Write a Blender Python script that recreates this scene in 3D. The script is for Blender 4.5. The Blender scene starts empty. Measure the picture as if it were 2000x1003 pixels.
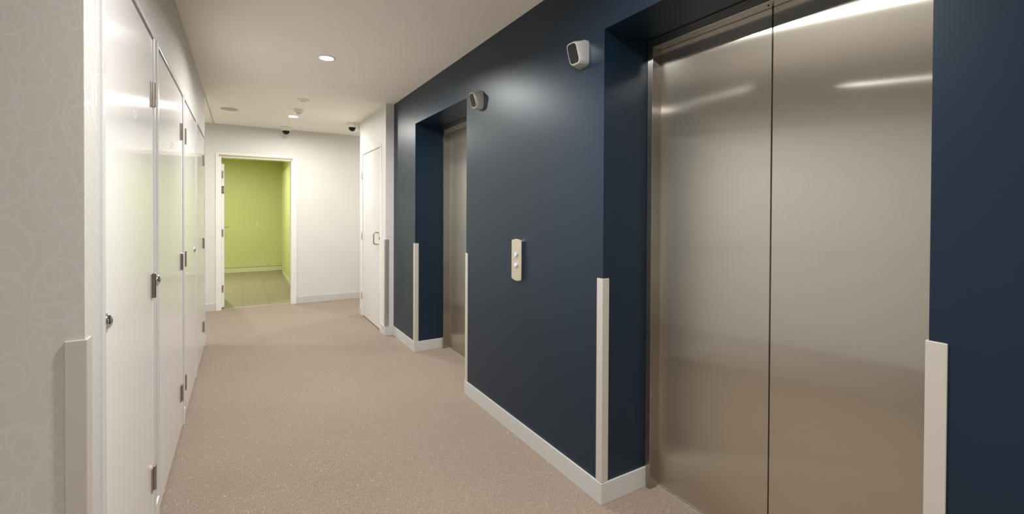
import bpy, bmesh, math
from mathutils import Vector, Matrix

C = bpy.context.scene.collection
S = bpy.context.scene

# ------------------------------------------------------------ camera
F, PPY = 884.0, 421.8
yaw = math.atan(528 / 884.0); pitch = math.radians(.53); roll = math.radians(.283)
fw = Vector((math.sin(yaw) * math.cos(pitch), math.cos(yaw) * math.cos(pitch), -math.sin(pitch)))
rt = Vector((math.cos(yaw), -math.sin(yaw), 0)); up = rt.cross(fw)
r2 = rt * math.cos(roll) + up * math.sin(roll); u2 = -rt * math.sin(roll) + up * math.cos(roll)
cd = bpy.data.cameras.new('camera'); cam = bpy.data.objects.new('camera', cd); C.objects.link(cam)
m = Matrix((r2, u2, -fw)).transposed().to_4x4(); m.translation = Vector((0, 0, 1.35))
cam.matrix_world = m
cd.sensor_fit = 'HORIZONTAL'; cd.sensor_width = 36; cd.lens = F / 2000 * 36
cd.shift_y = (PPY - 501.5) / 2000
cd.clip_start = .02
S.camera = cam

# ------------------------------------------------------------ world, exposure
w = bpy.data.worlds.new('world'); S.world = w; w.use_nodes = True
w.node_tree.nodes['Background'].inputs[0].default_value = (1, .95, .88, 1)
w.node_tree.nodes['Background'].inputs[1].default_value = 0.0
S.view_settings.view_transform = 'Standard'; S.view_settings.look = 'None'
S.view_settings.gamma = 1; S.view_settings.use_curve_mapping = False
S.view_settings.exposure = 0.0
LAMP_W = 40.0
SPREAD = 163

# ------------------------------------------------------------ constants (metres; x across, y along the corridor)
BX = 1.428      # blue wall face
LX = -.318      # left wall face
HC = 2.515      # ceiling
RA = (.42, 1.572)   # near lift recess
RB = (3.05, 4.202)  # far lift recess
SOF = 2.19
DX = 1.768      # lift door panels
JX = 1.708      # lift jamb face
WX = 1.339      # white wall face on the right
WY0, WY1 = 4.912, 6.15
FY = 7.26       # far wall face
GY = 11.55      # green room end wall
LY0, LY1 = 1.431, 5.48

# ------------------------------------------------------------ materials
def mat(name, col, rough=.5, metal=0, aniso=0, spec=.5, emis=None, es=0, coat=0):
    k = bpy.data.materials.new(name); k.use_nodes = True
    b = k.node_tree.nodes['Principled BSDF']
    b.inputs['Base Color'].default_value = (*col, 1)
    b.inputs['Roughness'].default_value = rough
    b.inputs['Metallic'].default_value = metal
    b.inputs['Specular IOR Level'].default_value = spec
    b.inputs['Coat Weight'].default_value = coat
    if emis:
        b.inputs['Emission Color'].default_value = (*emis, 1)
        b.inputs['Emission Strength'].default_value = es
    if aniso:
        nt = k.node_tree
        b.inputs['Anisotropic'].default_value = aniso
        g = nt.nodes.new('ShaderNodeNewGeometry')          # brushing runs vertically, gloss spreads sideways
        x = nt.nodes.new('ShaderNodeVectorMath'); x.operation = 'CROSS_PRODUCT'
        x.inputs[1].default_value = (0, 0, 1)
        nt.links.new(g.outputs['True Normal'], x.inputs[0])
        nt.links.new(x.outputs[0], b.inputs['Tangent'])
    return k

def nd(k, t, **kw):
    n = k.node_tree.nodes.new(t)
    for a, v in kw.items():
        if a.startswith('i_'):
            n.inputs[int(a[2:])].default_value = v
        else:
            setattr(n, a, v)
    return n

def ln(k, a, b): k.node_tree.links.new(a, b)
def bsdf(k): return k.node_tree.nodes['Principled BSDF']

def bump(k, height, strength, dist):
    n = nd(k, 'ShaderNodeBump'); n.inputs['Strength'].default_value = strength; n.inputs['Distance'].default_value = dist
    ln(k, height, n.inputs['Height']); ln(k, n.outputs[0], bsdf(k).inputs['Normal'])

def world_pos(k, scale=(1, 1, 1)):
    g = nd(k, 'ShaderNodeNewGeometry'); mp = nd(k, 'ShaderNodeMapping')
    mp.inputs['Scale'].default_value = scale
    ln(k, g.outputs['Position'], mp.inputs['Vector']); return mp.outputs[0]

def mix_col(k, fac, a, b):
    n = nd(k, 'ShaderNodeMix', data_type='RGBA')
    ln(k, fac, n.inputs[0]) if hasattr(fac, 'links') else None
    for i, c in ((6, a), (7, b)):
        if isinstance(c, tuple): n.inputs[i].default_value = (*c, 1)
        else: ln(k, c, n.inputs[i])
    return n.outputs[2]

def painted(name, col, rough, spec=.5, bs=.05, var=.04):
    """rolled wall paint: slight tone variation and a fine stipple"""
    k = mat(name, col, rough, spec=spec)
    p = world_pos(k)
    n = nd(k, 'ShaderNodeTexNoise'); n.inputs['Scale'].default_value = 3.0; n.inputs['Detail'].default_value = 3
    ln(k, p, n.inputs['Vector'])
    c = mix_col(k, n.outputs[0], tuple(v * (1 - var) for v in col), tuple(min(1, v * (1 + var)) for v in col))
    ln(k, c, bsdf(k).inputs['Base Color'])
    n2 = nd(k, 'ShaderNodeTexNoise'); n2.inputs['Scale'].default_value = 260.0; n2.inputs['Detail'].default_value = 2
    ln(k, p, n2.inputs['Vector']); bump(k, n2.outputs[0], bs, .001)
    return k

M = {}
M['blue'] = painted('blue_satin_paint', (.0035, .0155, .034), .39, spec=.52, bs=.06)
M['blue'].node_tree.nodes['Principled BSDF'].inputs['Specular Tint'].default_value = (.84, .94, 1, 1)
M['white'] = painted('warm_white_paint', (.66, .655, .625), .5, spec=.3)
M['ceiling'] = painted('ceiling_paint', (.93, .895, .81), .8, spec=.2)
M['offwhite'] = painted('neutral_white_paint', (.68, .68, .66), .5, spec=.4)
M['gloss'] = mat('white_gloss_frame', (.78, .77, .74), .22, spec=.5)
M['leaf'] = mat('white_laminate_door', (.86, .86, .86), .115, aniso=.7, spec=.5)
M['leaf2'] = mat('white_painted_door', (.65, .65, .63), .35, spec=.3)
M['frame'] = mat('pale_grey_frame', (.62, .62, .63), .25)
M['green'] = painted('lime_green_paint', (.56, .60, .24), .45, spec=.4)
M['bouncetrim'] = mat('green_bounce_trim', (.62, .645, .36), .35)  # pale trim with the bounce of the green walls mixed into its colour
M['board'] = mat('grey_skirting', (.55, .555, .54), .30, spec=.5)
M['guard'] = mat('satin_alloy_guard', (.57, .54, .49), .42, metal=.2)
M['guardshade'] = mat('shaded_grey_guard', (.40, .40, .41), .38, metal=.5)  # metal grey, set darker for the shade on the leaf facing the camera
M['hinge'] = mat('satin_nickel_hinge', (.42, .37, .32), .32, metal=1)
M['chrome'] = mat('polished_chrome', (.8, .8, .82), .10, metal=1)
M['panel'] = mat('champagne_steel_panel', (.74, .68, .54), .30, metal=.85)
M['black'] = mat('black_gap', (.012, .012, .012), .6)
M['glassblack'] = mat('smoked_glass', (.008, .010, .012), .25, spec=.2)
M['silver'] = mat('silver_plastic', (.60, .58, .545), .30, metal=.4)
M['plastic'] = mat('white_plastic', (.78, .755, .69), .4)
M['plasticgrey'] = mat('grey_speaker_grille', (.50, .48, .42), .6)
M['lens'] = mat('lamp_lens', (.9, .9, .9), .5, emis=(1, .97, .92), es=12)
M['glow'] = mat('button_glow', (.6, .7, .8), .3, emis=(.55, .75, 1), es=.12)
M['vinyl'] = mat('grey_vinyl', (.56, .56, .54), .4)
M['sill'] = mat('aluminium_sill', (.75, .72, .68), .35, metal=.8)
M['dark_room'] = painted('rear_wall_paint', (.80, .79, .75), .6)

def brushed(name, col, rz, rx, soft=.08):
    """vertically brushed metal: reflections stay sharp up and down and smear sideways"""
    k = bpy.data.materials.new(name); k.use_nodes = True; nt = k.node_tree; nt.nodes.remove(nt.nodes['Principled BSDF'])
    out = nt.nodes['Material Output']
    g = nd(k, 'ShaderNodeNewGeometry')
    x = nd(k, 'ShaderNodeVectorMath', operation='CROSS_PRODUCT'); x.inputs[1].default_value = (0, 0, 1)
    ln(k, g.outputs['True Normal'], x.inputs[0])
    ad = nd(k, 'ShaderNodeVectorMath', operation='ADD'); ad.inputs[1].default_value = (0, .002, 0); ln(k, x.outputs[0], ad.inputs[0])
    nm = nd(k, 'ShaderNodeVectorMath', operation='NORMALIZE'); ln(k, ad.outputs[0], nm.inputs[0])
    gl = []
    for ax, az in ((rx, rz), (.30, .10)):
        b = nd(k, 'ShaderNodeBsdfAnisotropic'); b.inputs['Color'].default_value = (*col, 1)
        b.inputs['Roughness'].default_value = (ax * az) ** .25
        b.inputs['Anisotropy'].default_value = -(1 - math.sqrt(az / ax))
        ln(k, nm.outputs[0], b.inputs['Tangent']); gl.append(b)
    mx = nd(k, 'ShaderNodeMixShader'); mx.inputs[0].default_value = soft
    ln(k, gl[0].outputs[0], mx.inputs[1]); ln(k, gl[1].outputs[0], mx.inputs[2]); ln(k, mx.outputs[0], out.inputs[0])
    return k
M['steel'] = brushed('brushed_steel_door', (.70, .665, .595), .0035, .28)
M['steelshade'] = brushed('brushed_steel_frame_shaded', (.47, .445, .40), .006, .20)  # frame steel coloured darker to carry the shade under the recess soffit

M['grout'] = mat('dark_grout', (.20, .185, .125), .8)

# wallpaper: pale overlapping loops with a pearl sheen
def wallpaper():
    k = mat('loop_wallpaper', (.5, .48, .44), .45, spec=.2)
    p0 = world_pos(k)
    wn = nd(k, 'ShaderNodeTexNoise'); wn.inputs['Scale'].default_value = 7.0; wn.inputs['Detail'].default_value = 1
    ln(k, p0, wn.inputs['Vector'])
    sc = nd(k, 'ShaderNodeVectorMath', operation='SCALE'); sc.inputs['Scale'].default_value = .05
    ln(k, wn.outputs['Color'], sc.inputs[0])
    ad = nd(k, 'ShaderNodeVectorMath', operation='ADD'); ln(k, p0, ad.inputs[0]); ln(k, sc.outputs[0], ad.inputs[1])
    # (x+y, z) so both wall directions get the same sheet
    sp = nd(k, 'ShaderNodeSeparateXYZ'); ln(k, ad.outputs[0], sp.inputs[0])
    sm = nd(k, 'ShaderNodeMath', operation='ADD'); ln(k, sp.outputs[0], sm.inputs[0]); ln(k, sp.outputs[1], sm.inputs[1])
    total = None
    for i, (s, r, ang, sq) in enumerate(((11.5, .36, .5, .75), (9.5, .40, 2.0, .62), (13.0, .34, 1.1, .8))):
        cb = nd(k, 'ShaderNodeCombineXYZ'); ln(k, sm.outputs[0], cb.inputs[0]); ln(k, sp.outputs[2], cb.inputs[1])
        mp = nd(k, 'ShaderNodeMapping'); mp.inputs['Location'].default_value = (3.7 * i, 1.3 * i, 0)
        mp.inputs['Rotation'].default_value = (0, 0, ang); mp.inputs['Scale'].default_value = (1, sq, 1)
        ln(k, cb.outputs[0], mp.inputs['Vector'])
        v = nd(k, 'ShaderNodeTexVoronoi', voronoi_dimensions='2D', feature='F1'); v.inputs['Scale'].default_value = s
        v.inputs['Randomness'].default_value = .6
        ln(k, mp.outputs[0], v.inputs['Vector'])
        a = nd(k, 'ShaderNodeMath', operation='SUBTRACT'); a.inputs[1].default_value = r; ln(k, v.outputs['Distance'], a.inputs[0])
        b = nd(k, 'ShaderNodeMath', operation='ABSOLUTE'); ln(k, a.outputs[0], b.inputs[0])
        c = nd(k, 'ShaderNodeMapRange'); c.inputs[1].default_value = .012; c.inputs[2].default_value = .032
        c.inputs[3].default_value = 1; c.inputs[4].default_value = 0
        ln(k, b.outputs[0], c.inputs[0])
        if total is None: total = c.outputs[0]
        else:
            mx = nd(k, 'ShaderNodeMath', operation='MAXIMUM'); ln(k, total, mx.inputs[0]); ln(k, c.outputs[0], mx.inputs[1]); total = mx.outputs[0]
    base, ring = (.565, .555, .525), (.598, .588, .56)
    ln(k, mix_col(k, total, base, ring), bsdf(k).inputs['Base Color'])
    rr = nd(k, 'ShaderNodeMapRange'); rr.inputs[3].default_value = .62; rr.inputs[4].default_value = .30
    ln(k, total, rr.inputs[0]); ln(k, rr.outputs[0], bsdf(k).inputs['Roughness'])
    n2 = nd(k, 'ShaderNodeTexNoise'); n2.inputs['Scale'].default_value = 500; ln(k, p0, n2.inputs['Vector'])
    bump(k, n2.outputs[0], .05, .001)
    return k
M['wallpaper'] = wallpaper()

# carpet: fine ribs along the corridor with short pale flecks
def carpet():
    k = mat('ribbed_carpet', (.33, .25, .19), .95, spec=.1)
    p = world_pos(k)
    def noise(scale, mscale, detail=2, loc=(0, 0, 0)):
        mp = nd(k, 'ShaderNodeMapping'); mp.inputs['Scale'].default_value = mscale; mp.inputs['Location'].default_value = loc
        ln(k, p, mp.inputs['Vector'])
        n = nd(k, 'ShaderNodeTexNoise'); n.inputs['Scale'].default_value = scale; n.inputs['Detail'].default_value = detail
        ln(k, mp.outputs[0], n.inputs['Vector']); return n.outputs[0]
    big = noise(1.6, (1, 1, 1), 4)
    c1 = mix_col(k, big, (.252, .196, .152), (.302, .238, .186))
    fine = noise(1, (330, 70, 1), 2)
    fr = nd(k, 'ShaderNodeMapRange'); fr.inputs[1].default_value = .3; fr.inputs[2].default_value = .7
    fr.inputs[3].default_value = .66; fr.inputs[4].default_value = 1.26; ln(k, fine, fr.inputs[0])
    hsv = nd(k, 'ShaderNodeVectorMath', operation='SCALE'); ln(k, c1, hsv.inputs[0]); ln(k, fr.outputs[0], hsv.inputs['Scale'])
    fl = noise(1, (230, 22, 1), 1, (5, 2, 0))
    fr2 = nd(k, 'ShaderNodeMapRange'); fr2.inputs[1].default_value = .67; fr2.inputs[2].default_value = .74; ln(k, fl, fr2.inputs[0])
    c2 = mix_col(k, fr2.outputs[0], hsv.outputs[0], (.455, .385, .31))
    ln(k, c2, bsdf(k).inputs['Base Color'])
    wv = nd(k, 'ShaderNodeTexWave', wave_type='BANDS', bands_direction='X'); wv.inputs['Scale'].default_value = 62
    wv.inputs['Distortion'].default_value = 1.2; wv.inputs['Detail Scale'].default_value = 3
    ln(k, p, wv.inputs['Vector'])
    hs = nd(k, 'ShaderNodeMath', operation='ADD'); ln(k, wv.outputs['Fac'], hs.inputs[0]); ln(k, fine, hs.inputs[1])
    bump(k, hs.outputs[0], .5, .003)
    bsdf(k).inputs['Sheen Weight'].default_value = .15
    return k
M['carpet'] = carpet()

def tile_mat():
    k = mat('olive_grey_tile', (.42, .38, .26), .35)
    p = world_pos(k); n = nd(k, 'ShaderNodeTexNoise'); n.inputs['Scale'].default_value = 9; n.inputs['Detail'].default_value = 5
    ln(k, p, n.inputs['Vector'])
    ln(k, mix_col(k, n.outputs[0], (.235, .20, .13), (.265, .228, .152)), bsdf(k).inputs['Base Color'])
    return k
M['tile'] = tile_mat()

# ------------------------------------------------------------ mesh helpers
def box(bm, x0, x1, y0, y1, z0, z1):
    vs = [bm.verts.new((x, y, z)) for x in (x0, x1) for y in (y0, y1) for z in (z0, z1)]
    for f in ((0, 1, 3, 2), (4, 6, 7, 5), (0, 4, 5, 1), (2, 3, 7, 6), (0, 2, 6, 4), (1, 5, 7, 3)):
        bm.faces.new([vs[i] for i in f])
    return bm

def B(*boxes):
    bm = bmesh.new()
    for b in boxes: box(bm, *b)
    return bm

def lathe(bm, prof, centre, axis='Z', seg=32):
    """prof: (radius, height along axis) pairs"""
    cx, cy, cz = centre; rings = []
    for r, h in prof:
        ring = []
        n = 1 if r < 1e-6 else seg
        for i in range(n):
            a = 2 * math.pi * i / seg; u, v = r * math.cos(a), r * math.sin(a)
            co = {'Z': (cx + u, cy + v, cz + h), 'X': (cx + h, cy + u, cz + v), 'Y': (cx + u, cy + h, cz + v)}[axis]
            ring.append(bm.verts.new(co))
        rings.append(ring)
    for a, b in zip(rings, rings[1:]):
        for i in range(seg):
            j = (i + 1) % seg
            q = [a[i % len(a)], a[j % len(a)], b[j % len(b)], b[i % len(b)]]
            q = list(dict.fromkeys(q))
            if len(q) > 2: bm.faces.new(q)
    for ring in (rings[0], rings[-1]):
        if len(ring) > 2: bm.faces.new(ring)
    return bm

def loft(bm, rings, cap=True):
    rr = [[bm.verts.new(p) for p in r] for r in rings]
    n = len(rr[0])
    for a, b in zip(rr, rr[1:]):
        for i in range(n): bm.faces.new([a[i], a[(i + 1) % n], b[(i + 1) % n], b[i]])
    if cap: bm.faces.new(rr[0]); bm.faces.new(rr[-1])
    return bm

def tube(bm, pts, r, seg=12):
    pts = [Vector(p) for p in pts]; rings = []; ref = None
    for i, p in enumerate(pts):
        d = (pts[min(i + 1, len(pts) - 1)] - pts[max(i - 1, 0)]).normalized()
        if ref is None: ref = d.orthogonal().normalized()
        n = (ref - d * ref.dot(d)).normalized(); b = d.cross(n); ref = n
        rings.append([p + n * r * math.cos(2 * math.pi * k / seg) + b * r * math.sin(2 * math.pi * k / seg) for k in range(seg)])
    return loft(bm, rings)

def arc(cx, cy, r, a0, a1, n):
    return [(cx + r * math.cos(a0 + (a1 - a0) * i / n), cy + r * math.sin(a0 + (a1 - a0) * i / n)) for i in range(n + 1)]

def rrect(w, h, r, n=5):
    """rounded rectangle outline in (a, b)"""
    o = []
    for sx, sy, a in ((1, 1, 0), (-1, 1, math.pi / 2), (-1, -1, math.pi), (1, -1, 1.5 * math.pi)):
        o += arc(sx * (w / 2 - r), sy * (h / 2 - r), r, a, a + math.pi / 2, n)
    return o

def obj(name, bm, m, parent=None, bev=0, smooth=False, label=None):
    bmesh.ops.recalc_face_normals(bm, faces=bm.faces)
    if parent is not None:
        off = parent.get('_w')
        if off is None: off = tuple(parent.location)
        bmesh.ops.translate(bm, vec=-Vector(off), verts=bm.verts)
    me = bpy.data.meshes.new(name); bm.to_mesh(me); bm.free()
    me.materials.append(M[m] if isinstance(m, str) else m)
    if smooth:
        for p in me.polygons: p.use_smooth = True
        me.set_sharp_from_angle(angle=math.radians(40))
    o = bpy.data.objects.new(name, me); C.objects.link(o)
    if parent is not None:
        o.parent = parent
    if bev:
        b = o.modifiers.new('bevel', 'BEVEL'); b.width = bev; b.segments = 2; b.limit_method = 'ANGLE'
        b.harden_normals = False
    if label: o['label'] = label
    return o

def sub(name, bm, m, part, thing_, **kw):
    """sub-part: geometry in world space, parent part sits at the thing's origin"""
    bmesh.ops.translate(bm, vec=-Vector(thing_.location), verts=bm.verts)
    bmesh.ops.recalc_face_normals(bm, faces=bm.faces)
    me = bpy.data.meshes.new(name); bm.to_mesh(me); bm.free(); me.materials.append(M[m])
    if kw.get('smooth'):
        for p in me.polygons: p.use_smooth = True
        me.set_sharp_from_angle(angle=math.radians(40))
    o = bpy.data.objects.new(name, me); C.objects.link(o); o.parent = part
    if kw.get('bev'):
        b = o.modifiers.new('bevel', 'BEVEL'); b.width = kw['bev']; b.segments = 2
    if kw.get('label'): o['label'] = kw['label']
    return o

def thing(name, label, cat, loc, group=None, kind=None):
    o = bpy.data.objects.new(name, None); C.objects.link(o); o.location = loc
    o.empty_display_size = .1
    o['label'] = label
    if cat: o['category'] = cat
    if group: o['group'] = group
    if kind: o['kind'] = kind
    return o

def tag(o, label, cat=None, group=None, kind=None):
    o['label'] = label
    if cat: o['category'] = cat
    if group: o['group'] = group
    if kind: o['kind'] = kind
    return o

def struct(name, bm, m, label, cat, bev=0):
    return tag(obj(name, bm, m, bev=bev), label, cat, kind='structure')

def dup(root, loc, label, group=None):
    r = root.copy(); C.objects.link(r); r.location = loc; r['label'] = label
    if group: r['group'] = group
    for ch in list(root.children):
        c = ch.copy(); C.objects.link(c); c.parent = r
        for g in list(ch.children):
            d = g.copy(); C.objects.link(d); d.parent = c
    return r

# ------------------------------------------------------------ room shell
struct('floor', B((-3.2, 3.6, -4.6, 7.345, -.06, 0)), 'carpet', 'brown ribbed carpet with pale flecks along the corridor', 'floor')

struct('ceiling', B((-3.2, 3.6, -4.6, FY, HC, HC + .08)), 'ceiling', 'plain off-white corridor ceiling with recessed downlights', 'ceiling')
struct('trim_1', B((LX - .006, LX + .004, LY1, FY, HC - .003, HC)), 'plasticgrey', 'thin tan joint line in the ceiling beyond the cupboards', 'ceiling joint')

# blue lift wall: piers and lintels
def blue_wall():
    bm = bmesh.new(); X1 = 2.3
    box(bm, BX, X1, -4.6, RA[0], 0, HC)
    box(bm, BX, X1, RA[1], RB[0], 0, HC)
    box(bm, BX, X1, RB[1], WY0, 0, HC)
    for a, b in (RA, RB):
        box(bm, BX, X1, a, b, SOF, HC)
    return bm
struct('wall_right', blue_wall(), 'blue', 'dark navy blue painted wall with the two lift recesses', 'wall')
struct('wall_right', B((1.86, 1.9, RA[0], RA[1], 0, SOF)), 'black', 'dark shaft lining behind the near lift doors', 'wall')
struct('wall_right', B((1.86, 1.9, RB[0], RB[1], 0, SOF)), 'black', 'dark shaft lining behind the far lift doors', 'wall')

# white return wall with its door
def white_block():
    bm = bmesh.new(); a, b, h = 5.07, 6.045, 2.1
    box(bm, WX + .06, 3.6, WY0, WY1, 0, HC)
    box(bm, WX, WX + .06, WY0, a, 0, HC); box(bm, WX, WX + .06, b, WY1, 0, HC)
    box(bm, WX, WX + .06, a, b, h, HC)
    return bm
struct('wall_return', white_block(), 'white', 'white painted return wall between the blue wall and the far hall', 'wall')

# far wall with opening
OX0, OX1, OZ = -.236, .612, 2.067
def far_wall():
    bm = bmesh.new(); y0, y1 = FY, FY + .12
    box(bm, -3.2, OX0 - .02, y0, y1, 0, HC); box(bm, OX1 + .02, 3.6, y0, y1, 0, HC)
    box(bm, OX0 - .02, OX1 + .02, y0, y1, OZ + .02, HC)
    return bm
struct('wall_far', far_wall(), 'white', 'cream white wall at the end of the corridor around the open doorway', 'wall')

# left wall block with shallow cupboard door recesses
FR = ((1.575, 2.42), (2.487, 3.50), (3.535, 4.455), (4.475, 5.42))   # frame outer edges
FT = 2.088
def left_wall():
    bm = bmesh.new()
    box(bm, -1.7, -.38, LY0, LY1, 0, HC)
    box(bm, -.38, LX, LY0, LY1, FT, HC)
    e = [LY0] + [v for f in FR for v in f] + [LY1]
    for a, b in zip(e[::2], e[1::2]): box(bm, -.38, LX, a, b, 0, FT)
    return bm
struct('wall_left', left_wall(), 'wallpaper', 'beige wall with pale loop-patterned wallpaper around the cupboard doors', 'wall')
struct('wall_left', B((-3.2, -1.7, LY0 + .001, LY1 - .001, 0, HC)), 'offwhite', 'plain wall mass behind the cupboards', 'wall')
# enclosure behind and beside the camera
struct('wall_lobby', B((-1.7, -1.6, -4.6, LY0, 0, HC)), 'dark_room', 'beige lobby side wall behind the camera', 'wall')
struct('wall_back', B((-1.6, BX, -4.6, -4.5, 0, HC)), 'dark_room', 'beige wall closing the corridor behind the camera', 'wall')
# side halls at the far end
struct('wall_hall_left', B((-3.2, -3.1, LY1, FY, 0, HC)), 'white', 'white end wall of the left side hall', 'wall')
struct('wall_hall_right', B((3.5, 3.6, WY1, FY, 0, HC)), 'white', 'white end wall of the right side hall', 'wall')

# green room
GX0, GX1 = -1.5, .80
struct('wall_green_end', B((GX0 - .1, GX1 + .1, GY, GY + .1, 0, 2.5)), 'green', 'lime green end wall of the room beyond the doorway', 'wall')
struct('wall_green_right', B((GX1, GX1 + .1, 7.38, GY, 0, 2.5)), 'green', 'lime green side wall seen at the right of the doorway', 'wall')
struct('trim_2', B((.76, GX1, 7.38, 10.93, 0, 2.18)), 'green', 'raised green wall lining along the right side of the green room', 'wall lining', bev=.003)
pier = [o for o in C.objects if o.name == 'trim_2'][0]
_e = obj('edge_strip', B((.7535, .765, 10.905, 10.936, 0, 2.182)), 'bouncetrim'); _e.parent = pier; _e['label'] = 'pale edge strip'
struct('wall_green_left', B((GX0 - .1, GX0, 7.38, GY, 0, 2.5)), 'green', 'lime green side wall of the room hidden by the open door', 'wall')
struct('wall_green_front', B((GX0, OX0 - .02, 7.38, 7.39, 0, 2.5), (OX1 + .02, GX1, 7.38, 7.39, 0, 2.5), (OX0 - .02, OX1 + .02, 7.38, 7.39, OZ + .02, 2.5)),
       'green', 'green painted inner face of the doorway wall', 'wall')
struct('ceiling', B((GX0 - .1, GX1 + .1, 7.38, GY + .1, 2.5, 2.56)), 'ceiling', 'ceiling of the green room beyond the doorway', 'ceiling')

# tiled floor, tile by tile
fl = struct('floor', B((GX0, GX1, 7.345, GY, -.06, -.004)), 'grout', 'tiled floor of olive grey tiles inside the green room', 'floor')
T = .34; t0 = B((-T / 2 + .0015, T / 2 - .0015, -T / 2 + .0015, T / 2 - .0015, -.012, 0))
tile = obj('tile', t0, 'tile', bev=.001); tile.parent = fl
first = True
nx0 = math.floor((GX0 - .007) / T) + 1
ys = []; y = 7.345 + T / 2
while y + T / 2 <= GY + .01: ys.append(y); y += T
x = .007 + T / 2
xs = []
while x - T / 2 > GX0 - .01: xs.insert(0, x); x -= T
x = .007 + T * 1.5
while x + T / 2 <= GX1 + .02: xs.append(x); x += T
for yy in ys:
    for xx in xs:
        o = tile if first else tile.copy()
        if not first: C.objects.link(o); o.parent = fl
        first = False
        o.location = (xx, yy, 0)
tx = xs[-1] + T / 2
if tx < GX1 - .03:
    for yy in ys:
        o = obj('tile', B((tx + .0015, GX1, yy - T / 2 + .0015, yy + T / 2 - .0015, -.012, 0)), 'tile', bev=.001); o.parent = fl
ty = ys[-1] + T / 2
if ty < GY - .03:
    for xx in xs + ([] if tx >= GX1 - .03 else []):
        o = obj('tile', B((xx - T / 2 + .0015, xx + T / 2 - .0015, ty + .0015, GY, -.012, 0)), 'tile', bev=.001); o.parent = fl
struct('trim_3', B((OX0, OX1, 7.335, 7.352, -.002, .004)), 'guard', 'thin threshold strip between carpet and tiles in the doorway', 'threshold')

# ------------------------------------------------------------ skirting boards
P = .008
def base(name, boxes, label, m='board', bev=.002):
    return struct(name, B(*boxes), m, label, 'skirting board', bev=bev)
H = .1
base('baseboard_right', [(BX - P, BX, -4.5, RA[0] + P, 0, H)], 'grey skirting on the blue wall right of the near lift')
base('baseboard_right', [(BX - P, JX + .01, RA[0], RA[0] + P, 0, H)], 'grey skirting on the right reveal of the near lift recess')
base('baseboard_right', [(BX, JX + .002, RA[1] - P, RA[1], 0, H)], 'grey skirting on the left reveal of the near lift recess')
base('baseboard_right', [(BX - P, BX, RA[1] - P, RB[0] + P, 0, H)], 'long grey skirting on the blue wall between the two lifts')
base('baseboard_right', [(BX, JX + .002, RB[0], RB[0] + P, 0, H)], 'grey skirting on the near reveal of the far lift recess')
base('baseboard_right', [(BX, JX + .002, RB[1] - P, RB[1], 0, H)], 'grey skirting on the left reveal of the far lift recess')
base('baseboard_right', [(BX - P, BX, RB[1] - P, WY0 - P, 0, H)], 'short grey skirting on the blue wall beyond the far lift')
base('baseboard_return', [(WX - P, BX, WY0 - P, WY0, 0, H)], 'grey skirting across the front of the white return wall')
base('baseboard_return', [(WX - P, WX, WY0, 5.07, 0, H)], 'short grey skirting beside the white door on the return wall')
base('baseboard_return', [(WX - P, WX, 6.045, WY1, 0, H)], 'tiny grey skirting past the white door at the far hall corner')
base('baseboard_far', [(-3.1, -.302, FY - P, FY, 0, H)], 'grey skirting on the far wall left of the open doorway')
base('baseboard_far', [(.687, 3.5, FY - P, FY, 0, H)], 'grey skirting on the far wall right of the open doorway')
base('baseboard_left', [(-1.6, LX + P, LY0 - P, LY0, 0, H)], 'white skirting at the foot of the nearest wallpapered wall', 'gloss')
for i, (a, b) in enumerate(((LY0, 1.575), (2.42, 2.487), (3.50, 3.535), (5.42, LY1))):
    base('baseboard_left', [(LX, LX + P, a, b, 0, H)],
         ['white skirting piece before the first cupboard door', 'white skirting piece between the first and second cupboard doors',
          'white skirting piece between the second and third cupboard doors', 'white skirting piece past the last cupboard door'][i], 'gloss', bev=.003)
base('baseboard_green', [(GX0, GX1, GY - .012, GY, 0, .1)], 'skirting with green bounce in its colour along the green end wall', 'bouncetrim')
bg = [o for o in C.objects if o.name.startswith('baseboard_green')][-1]
_e = obj('dark_seam', B((GX0, GX1, GY - .0125, GY, .1, .108)), 'grout'); _e.parent = bg  # thin dark seam line along the top of the skirting
base('baseboard_green', [(.752, .76, 7.39, 10.93, 0, .07)], 'skirting with green bounce in its colour along the right side of the green room', 'bouncetrim')

# ------------------------------------------------------------ lifts
def lift(y0, y1, label, near):
    t = thing('elevator_door', label, 'elevator door', ((DX + JX) / 2, (y0 + y1) / 2, 0))
    a, b = y0 + .034, y1 - .034; c = (a + b) / 2; top = 2.145
    for k, (p, q) in enumerate(((c + .0025, b), (a, c - .0025))):
        obj('door_panel', B((DX, DX + .04, p - (.0 if k == 0 else .02), q + (.02 if k == 0 else 0), .008, top + .02)), 'steel', t, bev=.0015)
    obj('jamb', B((JX, DX + .05, y1 - .034, y1 - .001, 0, SOF - .001)), 'steelshade', t, bev=.002)
    obj('jamb', B((JX, DX + .05, y0 + .001, y0 + .034, 0, SOF - .001)), 'steelshade', t, bev=.002)
    obj('header', B((JX, DX - .003, a + .0, b, top + .002, SOF - .001)), 'steelshade', t, bev=.002)
    obj('sill', B((DX - .008, DX + .05, a, b, 0, .005)), 'sill', t)
    bm = bmesh.new(); lathe(bm, [(.003, .0), (.004, -.002), (.0, -.003)], (DX - .03, c, top + .002), 'Z', 12)
    obj('screw', bm, 'black', t)
    return t
lift(*RA, 'wide brushed steel lift doors in the near blue recess at the right', True)
lift(*RB, 'brushed steel lift doors in the far blue recess, mostly hidden by the wall', False)

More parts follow.
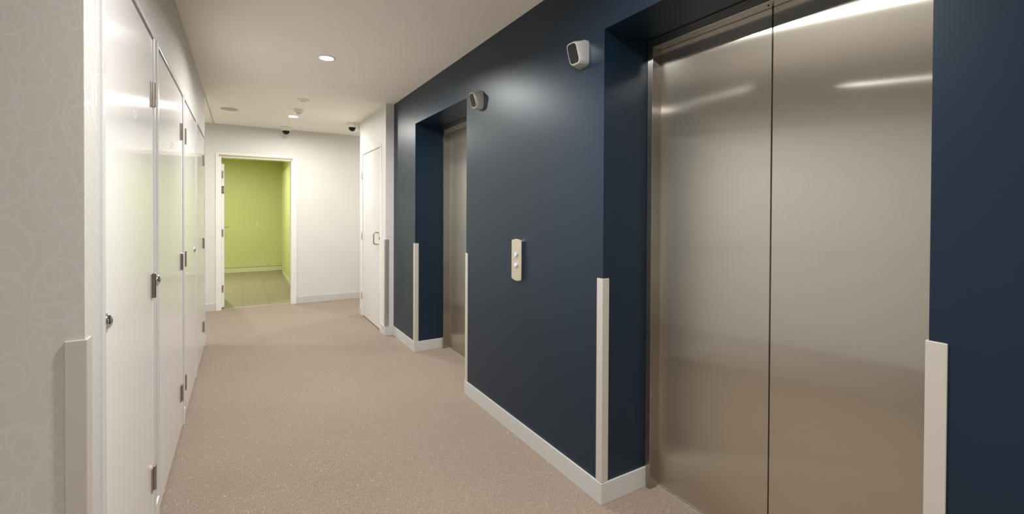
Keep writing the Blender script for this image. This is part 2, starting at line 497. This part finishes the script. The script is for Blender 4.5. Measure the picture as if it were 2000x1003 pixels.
# ------------------------------------------------------------ corner guards: an angle of two leaves
GH0, GH1, GW, GT = .101, 1.045, .035, .0055
def guard(cx, cy, sx, sy, label, m='guard', z1=GH1):
    """corner at (cx,cy); leaf 1 lies on the face x=cx running towards sy, leaf 2 on y=cy running towards sx; material outside"""
    bm = bmesh.new()
    ox, oy = cx - sx * GT, cy - sy * GT
    pts = [(ox, oy), (cx + sx * GW, oy), (cx + sx * GW, cy), (cx, cy), (cx, cy + sy * GW), (ox, cy + sy * GW)]
    loft(bm, [[(x, y, GH0) for x, y in pts], [(x, y, z1) for x, y in pts]])
    o = obj('corner_guard', bm, m, bev=.0018)
    return tag(o, label, 'corner guard')
guard(LX, LY0, -1, 1, 'beige metal corner guard on the wallpapered corner at far left')
guard(BX, RA[0], 1, -1, 'pale corner guard on the blue wall at right edge of near lift')
guard(BX, RA[1], 1, 1, 'pale metal corner guard on the blue corner left of the near lift')
guard(BX, RB[0], 1, -1, 'thin pale corner guard on the blue corner right of the far lift')
guard(BX, RB[1], 1, 1, 'pale corner guard on the blue corner left of the far lift')
guard(WX, WY0, 1, 1, 'grey corner guard with shade in its colour on the white return wall beside its door', 'guardshade')

# ------------------------------------------------------------ cupboard doors on the left wall
def text_mesh(s, size):
    cu = bpy.data.curves.new('lettering', 'FONT'); cu.body = s; cu.size = size; cu.extrude = .0002; cu.resolution_u = 3
    o = bpy.data.objects.new('tmp', cu); C.objects.link(o)
    bpy.context.view_layer.update()
    me = bpy.data.meshes.new_from_object(o); bpy.data.objects.remove(o)
    return me

def yk(u, x):   # y on the plane x seen at pixel column u (mid height), only used to space the hinges
    d = (u - 1000) / F
    dirx = r2.x * d + fw.x; diry = r2.y * d + fw.y
    return diry / dirx * x

def hinge(t, y, z, x, side):
    bm = bmesh.new()
    lathe(bm, [(.0055, -.051), (.0075, -.049), (.0075, .049), (.0055, .051)], (x + .004, y, z), 'Z', 14)
    for k in (-.017, .017):
        lathe(bm, [(.0079, k - .0006), (.0079, k + .0006)], (x + .004, y, z), 'Z', 14)
    h = obj('hinge', bm, 'hinge', t, smooth=True)
    sub('hinge_plate', B((x - .002, x + .0022, min(y, y + side * .03), max(y, y + side * .03), z - .05, z + .05)), 'hinge', h, t, bev=.0008)

def cupboard(n, fr, label, hinge_side, knob_y, hy):
    a, b = fr
    t = thing('door_%d' % n, label, 'door', (LX, (a + b) / 2, 0), kind='structure')
    w_ = .024; x0, x1 = -.378, LX + .006
    bm = B((x0, x1, a, a + w_, 0, FT), (x0, x1, b - w_, b, 0, FT), (x0, x1, a + w_, b - w_, FT - w_, FT))
    obj('door_frame', bm, 'frame', t, bev=.003)
    obj('door_leaf', B((-.36, LX + .001, a + w_ + .004, b - w_ - .004, .012, FT - w_ - .009)), 'leaf', t, bev=.0015)
    for z in (1.823, 1.04, .245): hinge(t, hy, z, LX + .003, -hinge_side)
    if knob_y:
        bm = bmesh.new()
        lathe(bm, [(.022, 0), (.0215, .004), (.017, .009), (.012, .012), (.0, .0125)], (LX + .001, knob_y, 1.047), 'X', 28)
        kn = obj('lock_knob', bm, 'chrome', t, smooth=True)
        sub('key_slot', B((LX + .013, LX + .0142, knob_y - .001, knob_y + .001, 1.042, 1.052)), 'black', kn, t)
    return t
d1 = cupboard(1, FR[0], 'nearest tall white cupboard door with chrome lock at left', 1, yk(211.5, LX + .006), yk(300.3, LX + .007))
d2 = cupboard(2, FR[1], 'second tall white cupboard door from the left', 1, yk(309.5, LX + .006), yk(355, LX + .007))
d3 = cupboard(3, FR[2], 'third white cupboard door, hinged on its near side', -1, yk(380.3, LX + .006), yk(361.7, LX + .007))
d4 = cupboard(4, FR[3], 'farthest white cupboard door beside the end of the left wall', 1, None, yk(397.6, LX + .007))

me = text_mesh('IDF', .043)
me.transform(Matrix.Translation((LX + .0012, 1.985, 1.664)) @ Matrix.Rotation(math.pi / 2, 4, 'Z') @ Matrix.Rotation(math.pi / 2, 4, 'X'))
me.transform(Matrix.Translation(-d1.location)); me.materials.append(M['vinyl'])
o = bpy.data.objects.new('lettering', me); C.objects.link(o); o.parent = d1; o['label'] = 'faint grey lettering on the white door'
for d, y0, zs in ((d2, 2.93, (1.70, 1.685, 1.67)), (d3, 3.93, (1.70, 1.685))):
    bm = bmesh.new()
    for i, z in enumerate(zs):
        for k in range(7 - 2 * i): box(bm, LX + .001, LX + .0013, y0 + k * .02, y0 + k * .02 + .013, z, z + .007)
    obj('lettering', bm, 'vinyl', d, label='faint small print on the white door')

# ------------------------------------------------------------ white door on the return wall
t = thing('door_5', 'white flush door with D-shaped pull handle in the return wall', 'door', (WX, 5.56, 0), kind='structure')
a, b, ft, w_ = 5.07, 6.045, 2.1, .055
obj('door_frame', B((WX - .006, WX + .058, a, a + w_, 0, ft), (WX - .006, WX + .058, b - w_, b, 0, ft), (WX - .006, WX + .058, a + w_, b - w_, ft - w_ + .03, ft)), 'gloss', t, bev=.003)
obj('door_leaf', B((WX + .004, WX + .044, a + w_ + .003, b - w_ - .003, .014, ft - w_ + .026)), 'leaf2', t, bev=.0015)
obj('bottom_gap', B((WX + .03, WX + .045, a + w_, b - w_, .001, .014)), 'black', t)
for z in (1.81, 1.035, .27):
    bm = bmesh.new(); lathe(bm, [(.006, -.05), (.0075, -.048), (.0075, .048), (.006, .05)], (WX - .006, 6.0, z), 'Z', 12)
    h = obj('hinge', bm, 'hinge', t, smooth=True)
bm = bmesh.new(); yh = 5.215; xo = WX - .052; z0, z1 = .975, 1.108; r = .022
pts = [(WX + .006, yh, z0)] + [(xo + r - r * math.sin(q), yh, z0 + r - r * math.cos(q)) for q in [i * math.pi / 12 for i in range(7)]] \
    + [(xo + r - r * math.cos(q), yh, z1 - r + r * math.sin(q)) for q in [i * math.pi / 12 for i in range(7)]] + [(WX + .006, yh, z1)]
tube(bm, pts, .0075); obj('pull_handle', bm, 'hinge', t, smooth=True)
bm = bmesh.new(); lathe(bm, [(.014, 0), (.014, -.008), (.011, -.011), (0, -.011)], (WX + .004, 5.165, 1.045), 'X', 20)
lk = obj('lock', bm, 'hinge', t, smooth=True)
obj('lettering', B((WX + .0035, WX + .0042, 5.62, 5.74, 1.640, 1.652)), 'vinyl', t, label='faint small print on the white door')

# ------------------------------------------------------------ doorway to the green room and its open door
t = thing('door_6', 'open white door folded back into the green room with its white frame', 'door', ((OX0 + OX1) / 2, FY, 0), kind='structure')
AO = .064
bm = B((OX0 - AO, OX0, FY - .012, 7.395, 0, OZ + AO), (OX1, OX1 + .072, FY - .012, 7.395, 0, OZ + AO), (OX0, OX1, FY - .012, 7.395, OZ, OZ + AO))
obj('door_frame', bm, 'gloss', t, bev=.003)
obj('head_strip', B((OX0 - .028, OX1 + .022, FY - .0145, FY - .011, OZ + .012, OZ + .037)), mat('tan_head_strip', (.40, .345, .22), .7), t, label='tan strip across the door head')  # thin tan strip laid across the frame head
X0, X1 = -.2385, -.207; Y0, Y1 = 7.40, 8.19; sk = -.018
bm = B((X0, X1, Y0, Y1, .012, 1.992))
for v in bm.verts:
    if v.co.y > 8: v.co.x += sk
obj('door_leaf', bm, 'leaf', t, bev=.0015)
for z in (1.845, 1.04, .27):
    obj('hinge', B((OX0 + .001, OX0 + .020, Y0 - .004, Y0 + .0005, z - .05, z + .05)), 'hinge', t, bev=.001)
st = obj('strike_plate', B((OX0 + .001, OX0 + .026, Y0 - .005, Y0 + .0005, 1.585, 1.685)), 'black', t, bev=.001)
sub('plate_face', B((OX0 + .006, OX0 + .022, Y0 - .007, Y0 - .004, 1.600, 1.670)), 'hinge', st, t)
hx = X1 + sk * .93
bm = bmesh.new(); lathe(bm, [(.026, 0), (.026, .006), (.011, .008), (.010, .055), (0, .056)], (hx, 8.125, 1.10), 'X', 20)
hd = obj('lever_handle', bm, 'chrome', t, smooth=True)
bm = bmesh.new(); tube(bm, [(hx + .05, 8.125, 1.10), (hx + .053, 8.09, 1.101), (hx + .053, 8.00, 1.098)], .009)
sub('lever', bm, 'chrome', hd, t, smooth=True)
bm = bmesh.new(); lathe(bm, [(.026, 0), (.026, .006), (.012, .008), (.012, .026), (0, .028)], (hx, 8.125, .985), 'X', 20)
obj('thumb_turn', bm, 'chrome', t, smooth=True)

# ------------------------------------------------------------ lift call panel
t = thing('call_button_panel', 'champagne steel lift call panel with two round buttons on the blue wall', 'lift button', (BX, 2.303, .95))
yc, zc, hw, hh, sag = 2.303, 1.065, .0545, .114, .011
def outline(g=0, n=10):
    o = []
    for i in range(n + 1):
        s = -1 + 2 * i / n; o.append((yc + s * (hw - g), zc + hh - g + sag * (1 - s * s)))
    for i in range(n + 1):
        s = 1 - 2 * i / n; o.append((yc + s * (hw - g), zc - hh + g - sag * (1 - s * s)))
    return o
bm = bmesh.new(); loft(bm, [[(x, y, z) for y, z in outline(g)] for x, g in ((BX, .001), (BX - .019, 0))])
obj('back_box', bm, 'chrome', t, bev=.001)
bm = bmesh.new(); loft(bm, [[(x, y, z) for y, z in outline(g)] for x, g in ((BX - .0185, .0), (BX - .0215, .0006))])
obj('face_plate', bm, 'panel', t)
for z in (1.097, 1.034):
    bm = bmesh.new(); lathe(bm, [(.019, 0), (.019, -.004), (.017, -.007), (.0135, -.0072), (.0135, -.004)], (BX - .0215, 2.304, z), 'X', 28)
    bt = obj('button', bm, 'chrome', t, smooth=True)
    bm = bmesh.new(); lathe(bm, [(.013, -.004), (.012, -.0085), (0, -.009)], (BX - .0215, 2.304, z), 'X', 24)
    sub('button_lens', bm, 'glow', bt, t, smooth=True)

# ------------------------------------------------------------ lift indicators (tilted silver housing with dark face)
def indicator(y, z, label):
    t = thing('lift_indicator', label, 'lift indicator', (BX, y, z))
    R_ = [(BX, .088, .128, .024, .003, 0), (BX - .012, .090, .130, .028, .003, 0), (BX - .035, .084, .116, .028, .001, .25),
          (BX - .058, .079, .102, .024, -.002, .9), (BX - .063, .073, .095, .020, -.002, 1.0)]
    def ring(x, w_, h_, r_, dz, k):
        o = []
        for p, q in rrect(w_, h_, r_):
            o.append((x - k * q * .30, y + p, z + q + dz))   # the face leans so that its top stands further out
        return o
    bm = bmesh.new(); loft(bm, [ring(*q) for q in R_]); obj('housing', bm, 'silver', t, smooth=True)
    f = [(BX - .0625, .065, .087, .017, -.002, 1.0), (BX - .0645, .064, .086, .017, -.002, 1.0)]
    bm = bmesh.new(); loft(bm, [ring(*q) for q in f]); obj('display_window', bm, 'glassblack', t)
    return t
indicator(1.722, 2.112, 'silver lift indicator with black face high beside the near lift')
indicator(2.822, 2.118, 'small silver lift indicator with dark face high beside the far lift')

# ------------------------------------------------------------ ceiling fittings
def downlight(x, y, z, label, power, col=(1, .975, .945), group=None, spread=SPREAD):
    t = thing('ceiling_light', label, 'downlight', (x, y, z), group=group)
    bm = bmesh.new()
    n = 40; prof = [(.047, -.0005), (.050, -.006), (.062, -.0045), (.066, -.0005)]
    rings = [[(x + r * math.cos(2 * math.pi * i / n), y + r * math.sin(2 * math.pi * i / n), z + h) for i in range(n)] for r, h in prof]
    loft(bm, rings, cap=False); obj('trim_ring', bm, 'plastic', t, smooth=True)
    bm = bmesh.new(); lathe(bm, [(.047, -.0005), (.047, -.002), (0, -.002)], (x, y, z), 'Z', n); obj('lens', bm, 'lens', t)
    l = bpy.data.lights.new('lamp', 'AREA'); l.shape = 'DISK'; l.size = .088; l.energy = power; l.color = col; l.spread = math.radians(spread)
    lo = bpy.data.objects.new('lamp', l); C.objects.link(lo); lo.parent = t; lo.location = (0, 0, -.004)
    return t
WARM = (1, .965, .90)
downlight(.555, 3.69, HC, 'bright round downlight in the ceiling between the two lifts', LAMP_W)
downlight(.547, 6.174, HC, 'small bright downlight near the end of the corridor ceiling', LAMP_W, WARM, spread=177)
downlight(.555, 1.206, HC, 'downlight in the ceiling over the near lift, above the frame', LAMP_W)
downlight(.555, -1.28, HC, 'downlight in the ceiling just behind the camera', LAMP_W)
downlight(.555, -3.76, HC, 'downlight in the ceiling far behind the camera', LAMP_W)
downlight(-1.9, 6.4, HC, 'downlight in the left side hall, out of view', LAMP_W, WARM, spread=177)
downlight(2.9, 6.8, HC, 'downlight in the right side hall, out of view', LAMP_W * .6, WARM, spread=177)
downlight(-.45, 9.5, 2.5, 'downlight inside the green room, hidden above the door head', LAMP_W * 1.6, spread=177)

def dome_camera(x, y, label):
    t = thing('dome_camera', label, 'security camera', (x, y, HC))
    bm = bmesh.new(); lathe(bm, [(.070, 0), (.070, -.010), (.066, -.030), (.060, -.046), (.052, -.052), (.048, -.052)], (x, y, HC), 'Z', 36)
    obj('camera_base', bm, 'plastic', t, smooth=True)
    bm = bmesh.new(); prof = [(.047 * math.cos(q), -.052 - .052 * math.sin(q)) for q in [i * math.pi / 16 for i in range(8)]] + [(0, -.104)]
    lathe(bm, prof, (x, y, HC), 'Z', 36); obj('dome', bm, 'glassblack', t, smooth=True)
    bm = bmesh.new(); n = 36
    loft(bm, [[(x + r * math.cos(2 * math.pi * i / n), y + r * math.sin(2 * math.pi * i / n), HC + h) for i in range(n)] for r, h in ((.047, -.0525), (.0525, -.056), (.055, -.051))], cap=False)
    obj('dome_ring', bm, 'plastic', t, smooth=True)
    return t
dome_camera(.530, 7.03, 'white dome security camera with dark lens above the open doorway')
dome_camera(1.262, 6.27, 'white dome security camera with dark lens near the return wall corner')

t = thing('smoke_detector', 'white cone-shaped smoke detector on the ceiling beside the far downlight', 'smoke detector', (.562, 5.74, HC))
bm = bmesh.new(); lathe(bm, [(.056, 0), (.056, -.012), (.050, -.026), (.034, -.042), (.027, -.044)], (.562, 5.74, HC), 'Z', 36); obj('detector_body', bm, 'plastic', t, smooth=True)
bm = bmesh.new(); lathe(bm, [(.022, -.044), (.022, -.052)], (.562, 5.74, HC), 'Z', 24); obj('sensor_gap', bm, 'hinge', t)
bm = bmesh.new(); lathe(bm, [(.027, -.052), (.026, -.058), (0, -.060)], (.562, 5.74, HC), 'Z', 24); obj('cap', bm, 'plastic', t, smooth=True)

t = thing('sprinkler_cover', 'flat white round sprinkler cover plate on the ceiling', 'sprinkler', (.556, 5.217, HC))
bm = bmesh.new(); lathe(bm, [(.064, 0), (.062, -.006), (.052, -.010), (.024, -.011)], (.556, 5.217, HC), 'Z', 36); obj('cover_plate', bm, 'plastic', t, smooth=True)
bm = bmesh.new(); lathe(bm, [(.022, -.010), (.021, -.014), (0, -.0145)], (.556, 5.217, HC), 'Z', 24); obj('sprinkler_head', bm, 'plasticgrey', t)

t = thing('ceiling_speaker', 'flat grey round ceiling speaker near the end of the left wall', 'speaker', (-.121, 6.138, HC))
bm = bmesh.new(); lathe(bm, [(.088, 0), (.087, -.004), (.078, -.005)], (-.121, 6.138, HC), 'Z', 40); obj('speaker_rim', bm, 'plasticgrey', t)
bm = bmesh.new(); lathe(bm, [(.077, -.004), (.076, -.007), (0, -.008)], (-.121, 6.138, HC), 'Z', 40); obj('grille', bm, 'plasticgrey', t)

o = obj('conduit_box', B((1.300, 1.337, 6.16, 6.20, 2.42, 2.514)), 'plastic', bev=.003)
tag(o, 'tiny white conduit box beside the right-hand dome camera', 'box')

# ------------------------------------------------------------ switch plate in the green room
t = thing('light_switch', 'pale switch plate on the green end wall seen through the doorway', 'light switch', (.305, GY, 1.045))
obj('plate', B((.270, .340, GY - .007, GY, 1.0, 1.10)), 'bouncetrim', t, bev=.003)
obj('rocker', B((.293, .317, GY - .011, GY - .006, 1.03, 1.07)), 'bouncetrim', t, bev=.002)

# ------------------------------------------------------------ repeats
GROUPS = {'corner_guard': 'corner guards on the wall corners', 'ceiling_light': 'round ceiling downlights',
          'elevator_door': 'brushed steel lift doors', 'lift_indicator': 'silver lift indicators on the blue wall',
          'dome_camera': 'dome security cameras on the far ceiling'}
for o in C.objects:
    if o.parent is None and o.name.split('.')[0] in GROUPS:
        o['group'] = GROUPS[o.name.split('.')[0]]
for d in (d1, d2, d3, d4):
    d['group'] = 'white cupboard doors along the left wall'
